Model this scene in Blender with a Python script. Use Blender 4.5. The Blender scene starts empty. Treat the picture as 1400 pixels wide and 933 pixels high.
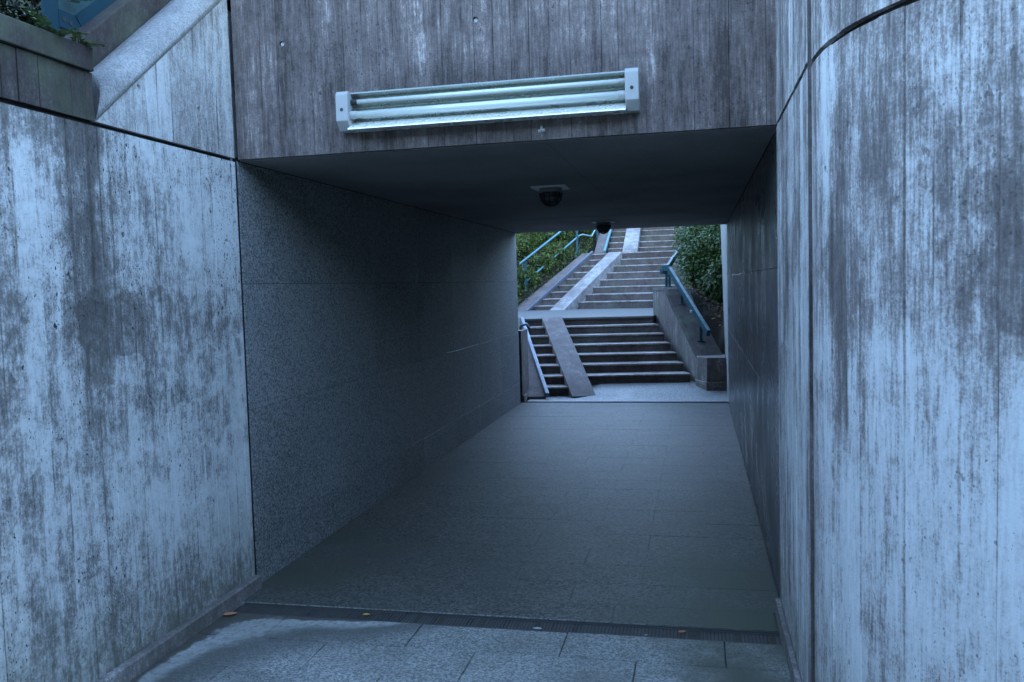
import bpy, bmesh, math, random
from mathutils import Vector, Matrix
R = math.radians
C = bpy.context.scene.collection
SC = bpy.context.scene

# ------------------------------------------------------------------ camera, sky, sun, exposure
W, H, L = 2.762, 2.304, 7.17            # passage: width, height, length (left wall x=-W, right wall x=0, front y=0)
yaw, pitch, roll = -.215, -.0648, -.0287
cam = bpy.data.cameras.new('camera'); co = bpy.data.objects.new('camera', cam); C.objects.link(co); SC.camera = co
f = Vector((math.sin(yaw)*math.cos(pitch), math.cos(yaw)*math.cos(pitch), math.sin(pitch)))
r0 = Vector((math.cos(yaw), -math.sin(yaw), 0)); u0 = r0.cross(f)
r = math.cos(roll)*r0 + math.sin(roll)*u0; u = -math.sin(roll)*r0 + math.cos(roll)*u0
M = Matrix((r, u, -f)).transposed().to_4x4(); M.translation = (-.3802, -4.1738, 1.6)
co.matrix_world = M
cam.sensor_width = 36; cam.lens = 1167/1400*36; cam.clip_end = 2000; cam.clip_start = .05

SUN_EL, SUN_AZ = 20, 5                # clockwise from +y
wd = bpy.data.worlds.new('World'); SC.world = wd; wd.use_nodes = True
bg = wd.node_tree.nodes['Background']
sky = wd.node_tree.nodes.new('ShaderNodeTexSky'); sky.sky_type = 'NISHITA'; sky.sun_disc = False
sky.sun_elevation = R(SUN_EL); sky.sun_rotation = R(SUN_AZ); sky.ozone_density = 2.2; sky.air_density = 1.0; sky.dust_density = 0.0
wd.node_tree.links.new(sky.outputs[0], bg.inputs[0]); bg.inputs[1].default_value = .15
sl = bpy.data.lights.new('sun', 'SUN'); so = bpy.data.objects.new('sun', sl); C.objects.link(so)
sl.energy = .05; sl.angle = R(60); sl.color = (1, .98, .95)
sd = Vector((math.sin(R(SUN_AZ))*math.cos(R(SUN_EL)), math.cos(R(SUN_AZ))*math.cos(R(SUN_EL)), math.sin(R(SUN_EL))))
so.rotation_euler = (-sd).to_track_quat('-Z', 'Y').to_euler()
SC.view_settings.view_transform = 'Standard'; SC.view_settings.look = 'None'
SC.view_settings.exposure = 3.7; SC.view_settings.gamma = 1
SC.cycles.max_bounces = 8; SC.cycles.diffuse_bounces = 5

rnd = random.Random(7)

# ------------------------------------------------------------------ node helpers
class NT:
    def __init__(s, name):
        m = bpy.data.materials.new(name); m.use_nodes = True
        s.m = m; s.t = m.node_tree; s.b = s.t.nodes['Principled BSDF']
        g = s.t.nodes.new('ShaderNodeNewGeometry'); s.pos = g.outputs['Position']
        s._sep = None
    def n(s, t): return s.t.nodes.new(t)
    def set(s, inp, v):
        if v is None: return
        if hasattr(v, 'is_linked') or isinstance(v, bpy.types.NodeSocket): s.t.links.new(v, inp)
        else: inp.default_value = v
    def math(s, op, a, b=None, c=None, clamp=False):
        x = s.n('ShaderNodeMath'); x.operation = op; x.use_clamp = clamp
        s.set(x.inputs[0], a); s.set(x.inputs[1], b); s.set(x.inputs[2], c); return x.outputs[0]
    def add(s, a, b): return s.math('ADD', a, b)
    def sub(s, a, b): return s.math('SUBTRACT', a, b)
    def mul(s, a, b): return s.math('MULTIPLY', a, b)
    def xyz(s):
        if s._sep is None:
            x = s.n('ShaderNodeSeparateXYZ'); s.t.links.new(s.pos, x.inputs[0]); s._sep = x.outputs
        return s._sep
    def scaled(s, sc, off=(0, 0, 0), vec=None):
        x = s.n('ShaderNodeMapping'); s.t.links.new(vec or s.pos, x.inputs[0])
        x.inputs['Scale'].default_value = sc; x.inputs['Location'].default_value = off; return x.outputs[0]
    def noise(s, sc, detail=4, rough=.55, off=(0, 0, 0), dist=0):
        x = s.n('ShaderNodeTexNoise'); v = sc if isinstance(sc, tuple) else (sc,)*3
        s.t.links.new(s.scaled(v, off), x.inputs['Vector']); x.inputs['Scale'].default_value = 1
        x.inputs['Detail'].default_value = detail; x.inputs['Roughness'].default_value = rough
        x.inputs['Distortion'].default_value = dist
        return x.outputs[0]
    def voro(s, sc, out='Distance', off=(0, 0, 0), rand=1):
        x = s.n('ShaderNodeTexVoronoi'); v = sc if isinstance(sc, tuple) else (sc,)*3
        s.t.links.new(s.scaled(v, off), x.inputs['Vector']); x.inputs['Scale'].default_value = 1
        x.inputs['Randomness'].default_value = rand
        return x.outputs[out]
    def smooth(s, v, a, b, lo=0., hi=1.):
        x = s.n('ShaderNodeMapRange'); x.interpolation_type = 'SMOOTHSTEP'
        s.set(x.inputs[0], v); x.inputs[1].default_value = a; x.inputs[2].default_value = b
        x.inputs[3].default_value = lo; x.inputs[4].default_value = hi; return x.outputs[0]
    def ramp(s, v, stops):
        x = s.n('ShaderNodeValToRGB'); s.set(x.inputs[0], v); e = x.color_ramp.elements
        while len(e) < len(stops): e.new(.5)
        for k, (p, c) in enumerate(stops):
            e[k].position = p; e[k].color = (*c, 1) if len(c) == 3 else c
        return x.outputs[0]
    def mix(s, fac, a, b, mode='MIX'):
        x = s.n('ShaderNodeMix'); x.data_type = 'RGBA'; x.blend_type = mode
        s.set(x.inputs['Factor'], fac)
        for nm, v in (('A', a), ('B', b)):
            i = [q for q in x.inputs if q.name == nm and q.type == 'RGBA'][0]
            s.set(i, (*v, 1) if isinstance(v, tuple) and len(v) == 3 else v)
        return [q for q in x.outputs if q.type == 'RGBA'][0]
    def attr(s, name):
        x = s.n('ShaderNodeAttribute'); x.attribute_name = name; return x.outputs['Fac']
    def rand(s):
        x = s.n('ShaderNodeObjectInfo'); return x.outputs['Random']
    def bump(s, h, strength=.3, dist=.01):
        x = s.n('ShaderNodeBump'); x.inputs['Strength'].default_value = strength; x.inputs['Distance'].default_value = dist
        s.t.links.new(h, x.inputs['Height']); s.t.links.new(x.outputs[0], s.b.inputs['Normal'])
    def out(s, col, rough=.85, metal=0., spec=.3):
        s.set(s.b.inputs['Base Color'], (*col, 1) if isinstance(col, tuple) and len(col) == 3 else col)
        s.set(s.b.inputs['Roughness'], rough); s.set(s.b.inputs['Metallic'], metal)
        s.b.inputs['Specular IOR Level'].default_value = spec
        return s.m

LIGHT, MID, DARK, BLACK = (.50, .485, .46), (.315, .298, .280), (.145, .132, .120), (.052, .045, .040)

def concrete(name, bias=0., streak=1.0, blotch=.8, warm=0., pores=1., extra=None, green=0., off=(0, 0, 0), seam=.5, foot=0., dark=1.):
    """board-formed concrete: vertical run-off streaks, blotches, pin holes, per-board tone."""
    t = NT(name); x, y, z = t.xyz()
    st = t.noise((5.5, 5.5, .8), 6, .65, off)
    st2 = t.noise((24, 24, 2.0), 5, .65, off)
    hair = t.noise((110, 110, 7), 3, .6, off)
    gate = t.smooth(t.noise((2.6, 2.6, 1.1), 4, .6, (off[0]+3, off[1]+8, off[2])), .33, .66, .35, 1.25)
    bl = t.noise(1.7, 6, .62, off)
    bl2 = t.noise(9, 6, .7, off)
    gr = t.noise(120, 4, .75)
    spk = t.noise((48, 48, 30), 5, .75, off)
    s = t.math('MULTIPLY_ADD', t.mul(t.sub(st, .5), gate), 1.7*streak, .42+bias)
    s = t.add(s, t.mul(t.mul(t.sub(st2, .5), gate), 1.1*streak))
    s = t.add(s, t.mul(t.sub(hair, .5), .85*streak))
    s = t.add(s, t.mul(t.sub(bl, .5), 1.1*blotch))
    s = t.add(s, t.mul(t.sub(bl2, .5), 1.0*blotch))
    s = t.add(s, t.mul(t.sub(gr, .5), .95))
    s = t.add(s, t.mul(t.sub(spk, .5), 1.15*blotch))
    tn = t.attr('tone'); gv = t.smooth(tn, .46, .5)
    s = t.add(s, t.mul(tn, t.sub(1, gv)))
    s = t.add(s, t.mul(gv, t.smooth(t.noise((9, 9, 1.6), 5, .65, (6, 6, off[2])), .44, .68, -.05, seam)))
    if extra: s = extra(t, s)
    w = warm
    s = t.math('MULTIPLY_ADD', s, .80, .06)
    hi_ = t.math('MAXIMUM', t.sub(s, .67), 0); s = t.sub(s, t.mul(hi_, .5))          # stains level off instead of going black
    col = t.ramp(s, [(.06, (.60, .59, .56)), (.33, LIGHT), (.52, (MID[0]*(1+w), MID[1], MID[2]*(1-w*.3))), (.74, (DARK[0]*(1+1.3*w), DARK[1], DARK[2])), (1., (BLACK[0]*(1+w), BLACK[1], BLACK[2]))])
    if dark < 1: col = t.mix(1., col, (dark, dark, dark), 'MULTIPLY')
    # pin holes, clustered and stretched
    m1 = t.smooth(t.noise((2.6, 2.6, 1.3), 4, .6, (9, 2, 4)), .40, .66, .0, 1.)
    p1 = t.noise((46, 46, 27), 2, .55, (3, 1, 2)); p2 = t.noise((120, 120, 80), 2, .5, (1, 5, 2))
    thr = t.math('MULTIPLY_ADD', m1, -.085, .745)
    h1 = t.smooth(t.sub(p1, thr), -.012, .02); h2 = t.smooth(t.sub(p2, t.sub(thr, .02)), -.01, .02)
    v1 = t.voro((30, 30, 24), off=(2, 2, 1)); h3 = t.mul(t.smooth(v1, .07, .13, 1, 0), t.smooth(m1, .35, .6))
    hole = t.mul(t.math('MAXIMUM', t.math('MAXIMUM', h1, h3), t.mul(h2, .8)), .85*pores)
    col = t.mix(hole, col, (.045, .042, .042))
    if green:
        g = t.mul(t.smooth(t.noise(2.2, 5, .6, (4, 4, 1)), .45, .7), green)
        col = t.mix(g, col, (.10, .12, .07))
    if foot:
        g = t.mul(t.smooth(t.add(z, t.mul(t.sub(bl, .5), .9)), .02, .62, 1, 0), t.smooth(spk, .3, .6, .4, 1))
        col = t.mix(t.mul(g, foot), col, (.135, .140, .095))
    t.bump(t.sub(t.add(t.mul(hair, .5), t.mul(gr, .5)), t.mul(hole, 1.4)), .45, .006)
    return t.out(col, .88, 0, .25)

def drips(t, s, sc, top, amt=.30, ln=1.5):
    # thin dark run-off lines hanging from a joint, each its own length
    a = t.noise((sc[0], sc[1], 0), 2, .5, (1, 1, 3)); l = t.noise((sc[0]*.7, sc[1]*.7, 0), 1, .5, (5, 2, 1))
    x, y, z = t.xyz()
    d = t.sub(top, z)
    body = t.smooth(t.sub(d, t.math('MULTIPLY_ADD', l, ln*2, -.55*ln)), -.35, .05, 1, 0)
    br = t.smooth(t.noise((sc[0]*2, sc[1]*2, 9), 4, .7), .35, .55, .3, 1)
    return t.add(s, t.mul(t.mul(t.mul(t.smooth(a, .57, .66), body), br), amt))
def wall_left_extra(t, s):
    x, y, z = t.xyz()
    # ragged tide line where the lower wall has been painted over / stained
    n = t.noise((0, 5, 2.5), 5, .6); n2 = t.noise((0, 1.4, 1.2), 4, .5, (0, 3, 7))
    zz = t.add(z, t.mul(t.sub(n, .5), .28))
    low = t.smooth(zz, 1.60, 1.63, 1, 0)
    fade = t.smooth(t.add(z, t.mul(t.sub(n2, .5), 1.4)), .9, 1.35, .35, 1)
    band = t.smooth(zz, 1.25, 1.48, .42, 1)
    s = t.add(s, t.mul(t.mul(low, t.mul(fade, band)), .22))
    s = drips(t, s, (0, 17), 2.30)
    pt = t.noise((0, 1.9, 2.3), 3, .45, (0, 2, 5)); wob = t.mul(t.sub(n, .5), .10)
    patch = t.smooth(t.add(pt, wob), .50, .515)
    pz = t.mul(low, t.smooth(z, .55, 1.0, .3, 1))
    s = t.add(s, t.mul(t.mul(t.sub(patch, .5), pz), .11))
    rim = t.smooth(t.math('ABSOLUTE', t.sub(t.add(pt, wob), .50)), .006, .016, 1, 0)
    s = t.sub(s, t.mul(t.mul(rim, pz), .08))
    # dark run-off below the end of the sloped coping and along the ledge
    yy = t.add(y, t.mul(t.sub(t.noise((0, 6, 1.6), 4, .6, (0, 1, 2)), .5), .30))
    a = t.math('ABSOLUTE', t.add(yy, 1.20))
    run = t.mul(t.smooth(a, .03, .17, 1, 0), t.smooth(z, .5, 2.2, .25, 1.))
    s = t.add(s, t.mul(run, .46))
    top = t.mul(t.smooth(z, 2.0, 2.30, 0, 1), t.smooth(yy, -1.35, -.95, 1, 0))
    s = t.add(s, t.mul(top, .34))
    b2 = t.math('ABSOLUTE', t.add(yy, 1.62))
    s = t.add(s, t.mul(t.smooth(b2, .02, .12, 1, 0), .2))
    foot = t.smooth(t.add(z, t.mul(t.sub(n2, .5), .5)), .0, .45, 1, 0)
    s = t.add(s, t.mul(foot, .22))
    clean = t.mul(t.smooth(z, 1.66, 1.9, 0, 1), t.smooth(y, -1.05, -.9, 0, 1))
    return t.sub(s, t.mul(clean, .12))

def wall_right_extra(t, s):
    x, y, z = t.xyz()
    n = t.noise((3, 3, 1.5), 5, .65, (5, 5, 5))
    zz = t.add(z, t.mul(t.sub(n, .5), .5))
    up = t.smooth(zz, 1.28, 1.5, 0, 1)
    s = drips(t, s, (14, 14), 2.9, .30, 2.2)
    s = t.add(s, t.mul(up, t.mul(t.smooth(t.noise((2.2, 2.2, .9), 4, .6, (1, 7, 3)), .38, .62), .34)))
    pt = t.add(t.noise((1.6, 1.6, 1.9), 4, .5, (8, 2, 5)), t.mul(t.sub(n, .5), .08))
    mid = t.mul(t.smooth(z, 1.0, 1.2, 0, 1), t.smooth(z, 2.0, 2.2, 1, .4))
    s = t.add(s, t.mul(t.mul(t.smooth(pt, .49, .51), mid), .16))
    low = t.smooth(zz, .1, .5, 1, 0)
    return t.add(s, t.mul(low, .06))

def lintel_extra(t, s):
    x, y, z = t.xyz()
    s = drips(t, s, (15, 0), 3.3, .22, 1.1)
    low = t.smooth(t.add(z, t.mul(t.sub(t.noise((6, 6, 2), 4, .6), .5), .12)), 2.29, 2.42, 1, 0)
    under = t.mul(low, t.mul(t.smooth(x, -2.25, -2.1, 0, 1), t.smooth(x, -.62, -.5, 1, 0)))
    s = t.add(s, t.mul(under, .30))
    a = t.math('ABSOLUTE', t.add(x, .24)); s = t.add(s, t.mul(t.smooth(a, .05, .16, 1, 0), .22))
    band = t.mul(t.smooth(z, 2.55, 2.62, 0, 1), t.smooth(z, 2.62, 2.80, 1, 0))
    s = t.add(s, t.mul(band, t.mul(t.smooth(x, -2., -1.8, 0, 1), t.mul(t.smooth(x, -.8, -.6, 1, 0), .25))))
    return s

def granite(name, lo, hi, scale=120, rough=.45, tone=.15, extra=None, spec=.4):
    t = NT(name)
    v = t.voro(scale, 'Color'); sp = t.n('ShaderNodeSeparateColor'); t.t.links.new(v, sp.inputs[0])
    n = t.noise(scale*.55, 3, .7); big = t.noise(2.3, 5, .6)
    s = t.add(t.mul(sp.outputs[0], .62), t.mul(n, .5))
    s = t.add(s, t.mul(t.sub(big, .5), .35)); s = t.add(s, t.mul(t.sub(t.rand(), .5), tone*2))
    col = t.ramp(s, [(.15, lo), (.5, tuple((a*1.2+b)/2.2 for a, b in zip(lo, hi))), (.85, hi)])
    if extra: col = extra(t, col)
    t.bump(t.add(n, t.mul(sp.outputs[0], .5)), .18, .002)
    return t.out(col, rough if spec < .28 else t.smooth(big, .3, .7, rough-.08, rough+.14), 0, spec)

def floor_dirt(t, col):
    x, y, z = t.xyz()
    n = t.noise(9, 5, .65); nb = t.noise(2.6, 5, .6, (3, 3, 3))
    nn = t.sub(n, .5)
    # dirt, lime bloom and damp that follow the skirting and the drain (left)
    uu = t.math('MAXIMUM', t.add(x, 2.71), .0); vv = t.math('MAXIMUM', t.math('MULTIPLY_ADD', y, -1, -.375), .0)
    uv = t.add(t.mul(uu, vv), t.add(t.mul(nn, .055), t.mul(t.sub(nb, .5), .05)))
    uv = t.add(uv, t.mul(t.smooth(uu, .7, 1.5), .3))
    front = t.smooth(y, -.37, -.36, 1, 0)
    damp = t.mul(t.smooth(uv, .11, .30, 1, 0), t.mul(front, .72))
    col = t.mix(damp, col, (.085, .085, .08))
    bloom = t.mul(t.mul(t.smooth(uv, .014, .024), t.smooth(uv, .055, .10, 1, 0)), t.mul(front, .8))
    col = t.mix(t.mul(bloom, t.smooth(t.noise((30, 30, 30), 5, .7), .3, .6, .3, 1)), col, (.48, .48, .45))
    brown = t.mul(t.smooth(uv, .010, .022, 1, 0), t.mul(front, .85))
    col = t.mix(brown, col, (.075, .062, .048))
    # moss and grime at the right wall and in the mouth of the passage
    col = t.mix(t.mul(t.smooth(nb, .35, .65), t.mul(t.smooth(y, 2.6, .3, 0, 1), .35)), col, (.075, .072, .05))
    xr = t.add(x, t.mul(nn, .3)); m = t.mul(t.smooth(xr, -.85, -.2, 0, 1), t.mul(t.smooth(y, -2.0, -.9, 0, 1), t.smooth(y, .5, 1.2, 1, 0)))
    col = t.mix(t.mul(m, t.smooth(nb, .3, .55, .45, .95)), col, (.060, .066, .045))
    ml = t.mul(t.smooth(xr, -2.6, -1.9, 1, 0), t.mul(t.smooth(y, -.1, .1, 0, 1), t.smooth(y, .7, 1.5, 1, 0)))
    col = t.mix(t.mul(ml, t.smooth(nb, .35, .6, .3, .9)), col, (.055, .060, .042))
    # walked-on grime
    return t.mix(t.mul(t.smooth(t.noise((1.3, .8, 1), 6, .65, (2, 6, 1)), .42, .68), .5), col, (.062, .060, .050))

M_left = concrete('board concrete left', -.05, .75, 1.15, .0, 1.2, wall_left_extra, off=(0, .3, 0), seam=.42, foot=.55)
M_right = concrete('board concrete right', -.06, 1.1, .75, .05, .6, wall_right_extra, off=(2, 1, 0), seam=.4, foot=.5)
M_lintel = concrete('board concrete lintel', .66, 1.25, .95, .12, 1.1, lintel_extra, off=(5, 0, 1), seam=.3)
M_upper = concrete('board concrete upper', .10, .7, .5, .03, .7, None, off=(1, 4, 2))
M_ledge = concrete('stained ledge concrete', .52, .5, .9, .16, .8, None, .5, dark=.30)
M_coping = concrete('pale smooth concrete', .24, .12, .3, .0, .5, None)
M_plain = concrete('plain concrete', .12, .4, .8, .05, .6, None, .15)
M_side = concrete('brown side ramp concrete', .5, .1, .7, .16, .3, None, dark=.8)
M_ramp1 = concrete('shaded lower ramp concrete', .44, .05, .7, .10, .3, None)  # lower flight gets less light: that shade is put into a darker colour
M_ramp = concrete('fine concrete ramp', .26, .05, .7, .08, .2, None)
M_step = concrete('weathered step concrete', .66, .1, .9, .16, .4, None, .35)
M_cheek = concrete('mossy cheek concrete', .55, .9, .7, .10, .8, None, .4)
M_skirt = concrete('skirting concrete', .45, .1, 1., .05, .5, None, .3)
M_jointc = concrete('stained joint concrete', .52, 1.2, .9, .1, .5, None, off=(7, 1, 1), dark=.75)
M_plug = concrete('tie hole mortar', -.35, .1, .3, .0, .0, None)
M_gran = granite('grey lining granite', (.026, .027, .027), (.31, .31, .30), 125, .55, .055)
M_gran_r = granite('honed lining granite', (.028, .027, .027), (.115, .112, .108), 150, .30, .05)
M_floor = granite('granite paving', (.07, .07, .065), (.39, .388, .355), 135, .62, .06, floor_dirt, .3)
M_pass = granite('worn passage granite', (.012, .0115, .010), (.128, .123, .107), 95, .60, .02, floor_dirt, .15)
M_land = granite('worn landing paving', (.07, .068, .064), (.14, .135, .122), 110, .75, .05, None, .15)
M_path = granite('landing paving', (.08, .078, .072), (.33, .32, .30), 110, .6, .05, None, .3)
t = NT('grout'); M_grout = t.out(t.mix(t.noise(12, 4), (.035, .034, .032), (.09, .085, .08)), .95)
t = NT('joint shadow mastic'); M_joint = t.out(t.mix(t.noise(30, 3), (.012, .011, .010), (.03, .027, .025)), .9)
t = NT('soffit concrete'); s = t.add(t.mul(t.noise(1.4, 5), .6), t.mul(t.noise(60, 3), .4)); M_ceil = t.out(t.ramp(s, [(.3, (.15, .145, .14)), (.7, (.30, .285, .265))]), .8)
t = NT('road asphalt'); M_road = t.out(t.mix(t.noise(90, 3), (.035, .035, .035), (.075, .075, .075)), .9)
t = NT('soil'); M_soil = t.out(t.ramp(t.add(t.mul(t.noise(3, 6), .6), t.mul(t.noise(40, 4), .45)), [(.3, (.016, .012, .008)), (.55, (.036, .028, .018)), (.75, (.07, .052, .032))]), .95); 
t = NT('drain silt'); M_silt = t.out(t.mix(t.noise(60, 5, .7), (.02, .018, .014), (.075, .066, .05)), .95)
t = NT('grass earth'); M_earth = t.out(t.mix(t.noise(.8, 6), (.03, .045, .02), (.07, .075, .04)), .95)
def metal(name, col, rough=.45, met=0., wear=.3, rust=(.10, .06, .035), bmp=True):
    t = NT(name); n = t.noise(14, 6, .65); k = t.noise(70, 3)
    c = t.mix(t.mul(t.smooth(n, .52, .75), wear), col, rust)
    if bmp: t.bump(k, .08, .002)
    return t.out(c, t.smooth(n, .3, .7, rough-.08, rough+.15), met, .5)
M_blue = metal('blue steel paint', (.012, .056, .066), .38, 0, .15)
M_blue.node_tree.nodes['Principled BSDF'].inputs['Specular IOR Level'].default_value = .22
M_dblue = metal('dark blue steel paint', (.012, .040, .055), .6, 0, .2)
M_dblue.node_tree.nodes['Principled BSDF'].inputs['Specular IOR Level'].default_value = .12
M_pale = metal('worn pale blue steel', (.09, .21, .235), .35, 0, .1)
M_rail = metal('galvanised channel', (.16, .165, .19), .5, .4, .25)
M_grate = metal('dirty grate iron', (.05, .05, .047), .7, .2, .7)
M_black = metal('black iron cage', (.03, .03, .03), .6, .2, .3)
M_cap = metal('grey enamel end cap', (.36, .35, .325), .5, 0, .2, (.32, .28, .23))
M_refl = metal('aluminium reflector', (.36, .38, .33), .26, .85, 0, (.38, .37, .25), False)
M_lip = metal('white enamel reflector lip', (.92, .91, .82), .25, .45, 0, (.5, .48, .36), False)
t = NT('lamp tube glass'); t.b.inputs['Coat Weight'].default_value = .6; M_tube = t.out(t.mix(t.noise((1.5, 20, 20), 3), (.50, .53, .46), (.70, .71, .64)), .18, 0, .6)
t = NT('lamp dome glass'); M_dome = t.out((.12, .12, .12), .2, 0, .6)
M_lampbase = metal('dull grey lamp base', (.22, .22, .21), .5, .2, .3)
M_lampplate = metal('pale lamp plate', (.66, .66, .63), .5, 0, .25)
t = NT('plate aluminium'); M_plate = t.out(t.mix(t.noise(20, 4), (.25, .25, .24), (.42, .42, .40)), .55, .2)
def leafmat(name, a, b, c, rough=.5):
    t = NT(name); v = t.attr('tone')
    col = t.ramp(v, [(0., a), (.5, b), (1., c)])
    t.b.inputs['Subsurface Weight'].default_value = 0
    return t.out(col, rough, 0, .35)
M_leafL = leafmat('shrub leaves', (.045, .062, .016), (.10, .135, .030), (.19, .21, .055))
M_leafR = leafmat('bush leaves', (.025, .048, .014), (.055, .095, .024), (.12, .16, .04))
M_fern = leafmat('fern leaves', (.07, .12, .045), (.12, .20, .07), (.22, .27, .09))
M_dead = leafmat('dead leaves', (.08, .05, .028), (.20, .125, .07), (.48, .33, .19), .8)
M_red = leafmat('red dead leaf', (.36, .14, .07), (.40, .17, .09), (.5, .22, .1), .7)
M_yel = leafmat('yellow dead leaf', (.45, .30, .06), (.45, .30, .06), (.5, .35, .1), .7)
t = NT('twig bark'); M_bark = t.out(t.mix(t.noise(30, 4), (.035, .028, .02), (.08, .065, .05)), .9)

# ------------------------------------------------------------------ mesh helpers
class MB:
    def __init__(s): s.v = []; s.f = []; s.tone = []; s.smooth = []
    def face(s, pts, tone=0., smooth=False):
        i = len(s.v); s.v += [tuple(p) for p in pts]; s.f.append(tuple(range(i, i+len(pts)))); s.tone.append(tone); s.smooth.append(smooth)
    def prism(s, bot, top, tone=0.):
        """bot and top: matching rings of points, bot counter-clockwise seen from above."""
        i = len(s.v); n = len(bot); s.v += [tuple(p) for p in bot] + [tuple(p) for p in top]
        fs = [tuple(range(i+n-1, i-1, -1)), tuple(range(i+n, i+2*n))] + [(i+k, i+(k+1) % n, i+n+(k+1) % n, i+n+k) for k in range(n)]
        s.f += fs; s.tone += [tone]*len(fs); s.smooth += [False]*len(fs)
    def box(s, a, b, tone=0.):
        (x0, y0, z0), (x1, y1, z1) = a, b
        q = [(x0, y0), (x1, y0), (x1, y1), (x0, y1)]
        s.prism([(*p, z0) for p in q], [(*p, z1) for p in q], tone)
    def cbox(s, a, b, c=.004):
        """box whose top edges are chamfered"""
        (x0, y0, z0), (x1, y1, z1) = a, b
        q = [(x0, y0), (x1, y0), (x1, y1), (x0, y1)]; qi = [(x0+c, y0+c), (x1-c, y0+c), (x1-c, y1-c), (x0+c, y1-c)]
        i = len(s.v); s.v += [(*p, z0) for p in q] + [(*p, z1-c) for p in q] + [(*p, z1) for p in qi]
        fs = [(i+3, i+2, i+1, i), (i+8, i+9, i+10, i+11)]
        for o in (0, 4): fs += [(i+o+k, i+o+(k+1) % 4, i+o+4+(k+1) % 4, i+o+4+k) for k in range(4)]
        s.f += fs; s.tone += [0.]*len(fs); s.smooth += [False]*len(fs)
    def tube(s, pts, rad, n=10, smooth=True, caps=True):
        pts = [Vector(p) for p in pts]; rings = []
        rads = rad if isinstance(rad, (list, tuple)) else [rad]*len(pts)
        ref = None
        for k, p in enumerate(pts):
            d = (pts[min(k+1, len(pts)-1)]-pts[max(k-1, 0)]).normalized()
            if ref is None: ref = d.orthogonal().normalized()
            a = (ref - d*ref.dot(d)).normalized(); ref = a; b = d.cross(a)
            i = len(s.v); s.v += [tuple(p + rads[k]*(math.cos(2*math.pi*j/n)*a + math.sin(2*math.pi*j/n)*b)) for j in range(n)]; rings.append(i)
        for i, j in zip(rings, rings[1:]):
            for k in range(n):
                s.f.append((i+k, i+(k+1) % n, j+(k+1) % n, j+k)); s.tone.append(0.); s.smooth.append(smooth)
        if caps:
            s.f += [tuple(range(rings[0]+n-1, rings[0]-1, -1)), tuple(range(rings[-1], rings[-1]+n))]; s.tone += [0., 0.]; s.smooth += [False]*2
    def bar(s, p, q, w, h, up=(0, 0, 1)):
        """rectangular bar from p to q, w across, h along up"""
        p, q = Vector(p), Vector(q); d = (q-p).normalized(); a = d.cross(Vector(up)).normalized(); b = a.cross(d)
        ring = [(-w/2, -h/2), (w/2, -h/2), (w/2, h/2), (-w/2, h/2)]
        s.prism([p+a*x+b*y for x, y in ring], [q+a*x+b*y for x, y in ring])
    def mesh(s, name, mat):
        me = bpy.data.meshes.new(name); me.from_pydata(s.v, [], s.f); me.update()
        at = me.attributes.new('tone', 'FLOAT', 'FACE'); at.data.foreach_set('value', s.tone)
        me.polygons.foreach_set('use_smooth', s.smooth)
        me.materials.append(mat); return me
    def build(s, name, mat, parent=None, fix=True):
        me = s.mesh(name, mat)
        if fix:
            bm = bmesh.new(); bm.from_mesh(me); bmesh.ops.recalc_face_normals(bm, faces=bm.faces); bm.to_mesh(me); bm.free()
        return link(name, me, parent)
def link(name, me, parent=None):
    o = bpy.data.objects.new(name, me); C.objects.link(o)
    if parent is not None: o.parent = parent; o.matrix_parent_inverse = Matrix.Translation(-parent_loc(parent))
    return o
def parent_loc(p):
    return Vector(p.location) if p.parent is None else Vector((0, 0, 0))   # parts sit at the world origin
def tag(o, label, cat, group=None, kind=None):
    if label: o['label'] = label
    if cat: o['category'] = cat
    if group: o['group'] = group
    if kind: o['kind'] = kind
    return o
def thing(name, label, cat, loc=(0, 0, 0), group=None):
    o = bpy.data.objects.new(name, None); C.objects.link(o); o.location = loc; o.empty_display_size = .2
    return tag(o, label, cat, group)
def structure(o): o['kind'] = 'structure'; return o
def bevel(o, w, seg=2):
    bm = bmesh.new(); bm.from_mesh(o.data)
    bmesh.ops.bevel(bm, geom=[e for e in bm.edges if e.calc_face_angle(0) > .5], offset=w, segments=seg, affect='EDGES', profile=.6)
    bm.to_mesh(o.data); bm.free()
    return o
def cut(o, holes):
    """holes: (centre, axis, radius, depth): drill real recesses"""
    m = MB()
    for c, a, rad, dep in holes:
        a = Vector(a); m.tube([Vector(c)-a*.03, Vector(c)+a*dep], [rad*1.18, rad*.85], 12, False)
    k = m.build('cutter', M_joint)
    md = o.modifiers.new('b', 'BOOLEAN'); md.operation = 'DIFFERENCE'; md.object = k; md.solver = 'EXACT'
    me = bpy.data.meshes.new_from_object(o.evaluated_get(bpy.context.evaluated_depsgraph_get()))
    o.modifiers.clear(); o.data = me; bpy.data.objects.remove(k)
def plugs(parent, holes, mat=None):
    for c, a, rad, dep in holes:
        m = MB(); a = Vector(a); m.tube([Vector(c)+a*(dep-.001), Vector(c)+a*(dep-.004)], [rad*.85, rad*.55], 12, False); m.build('tie_hole_plug', mat or M_plug, parent)

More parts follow.
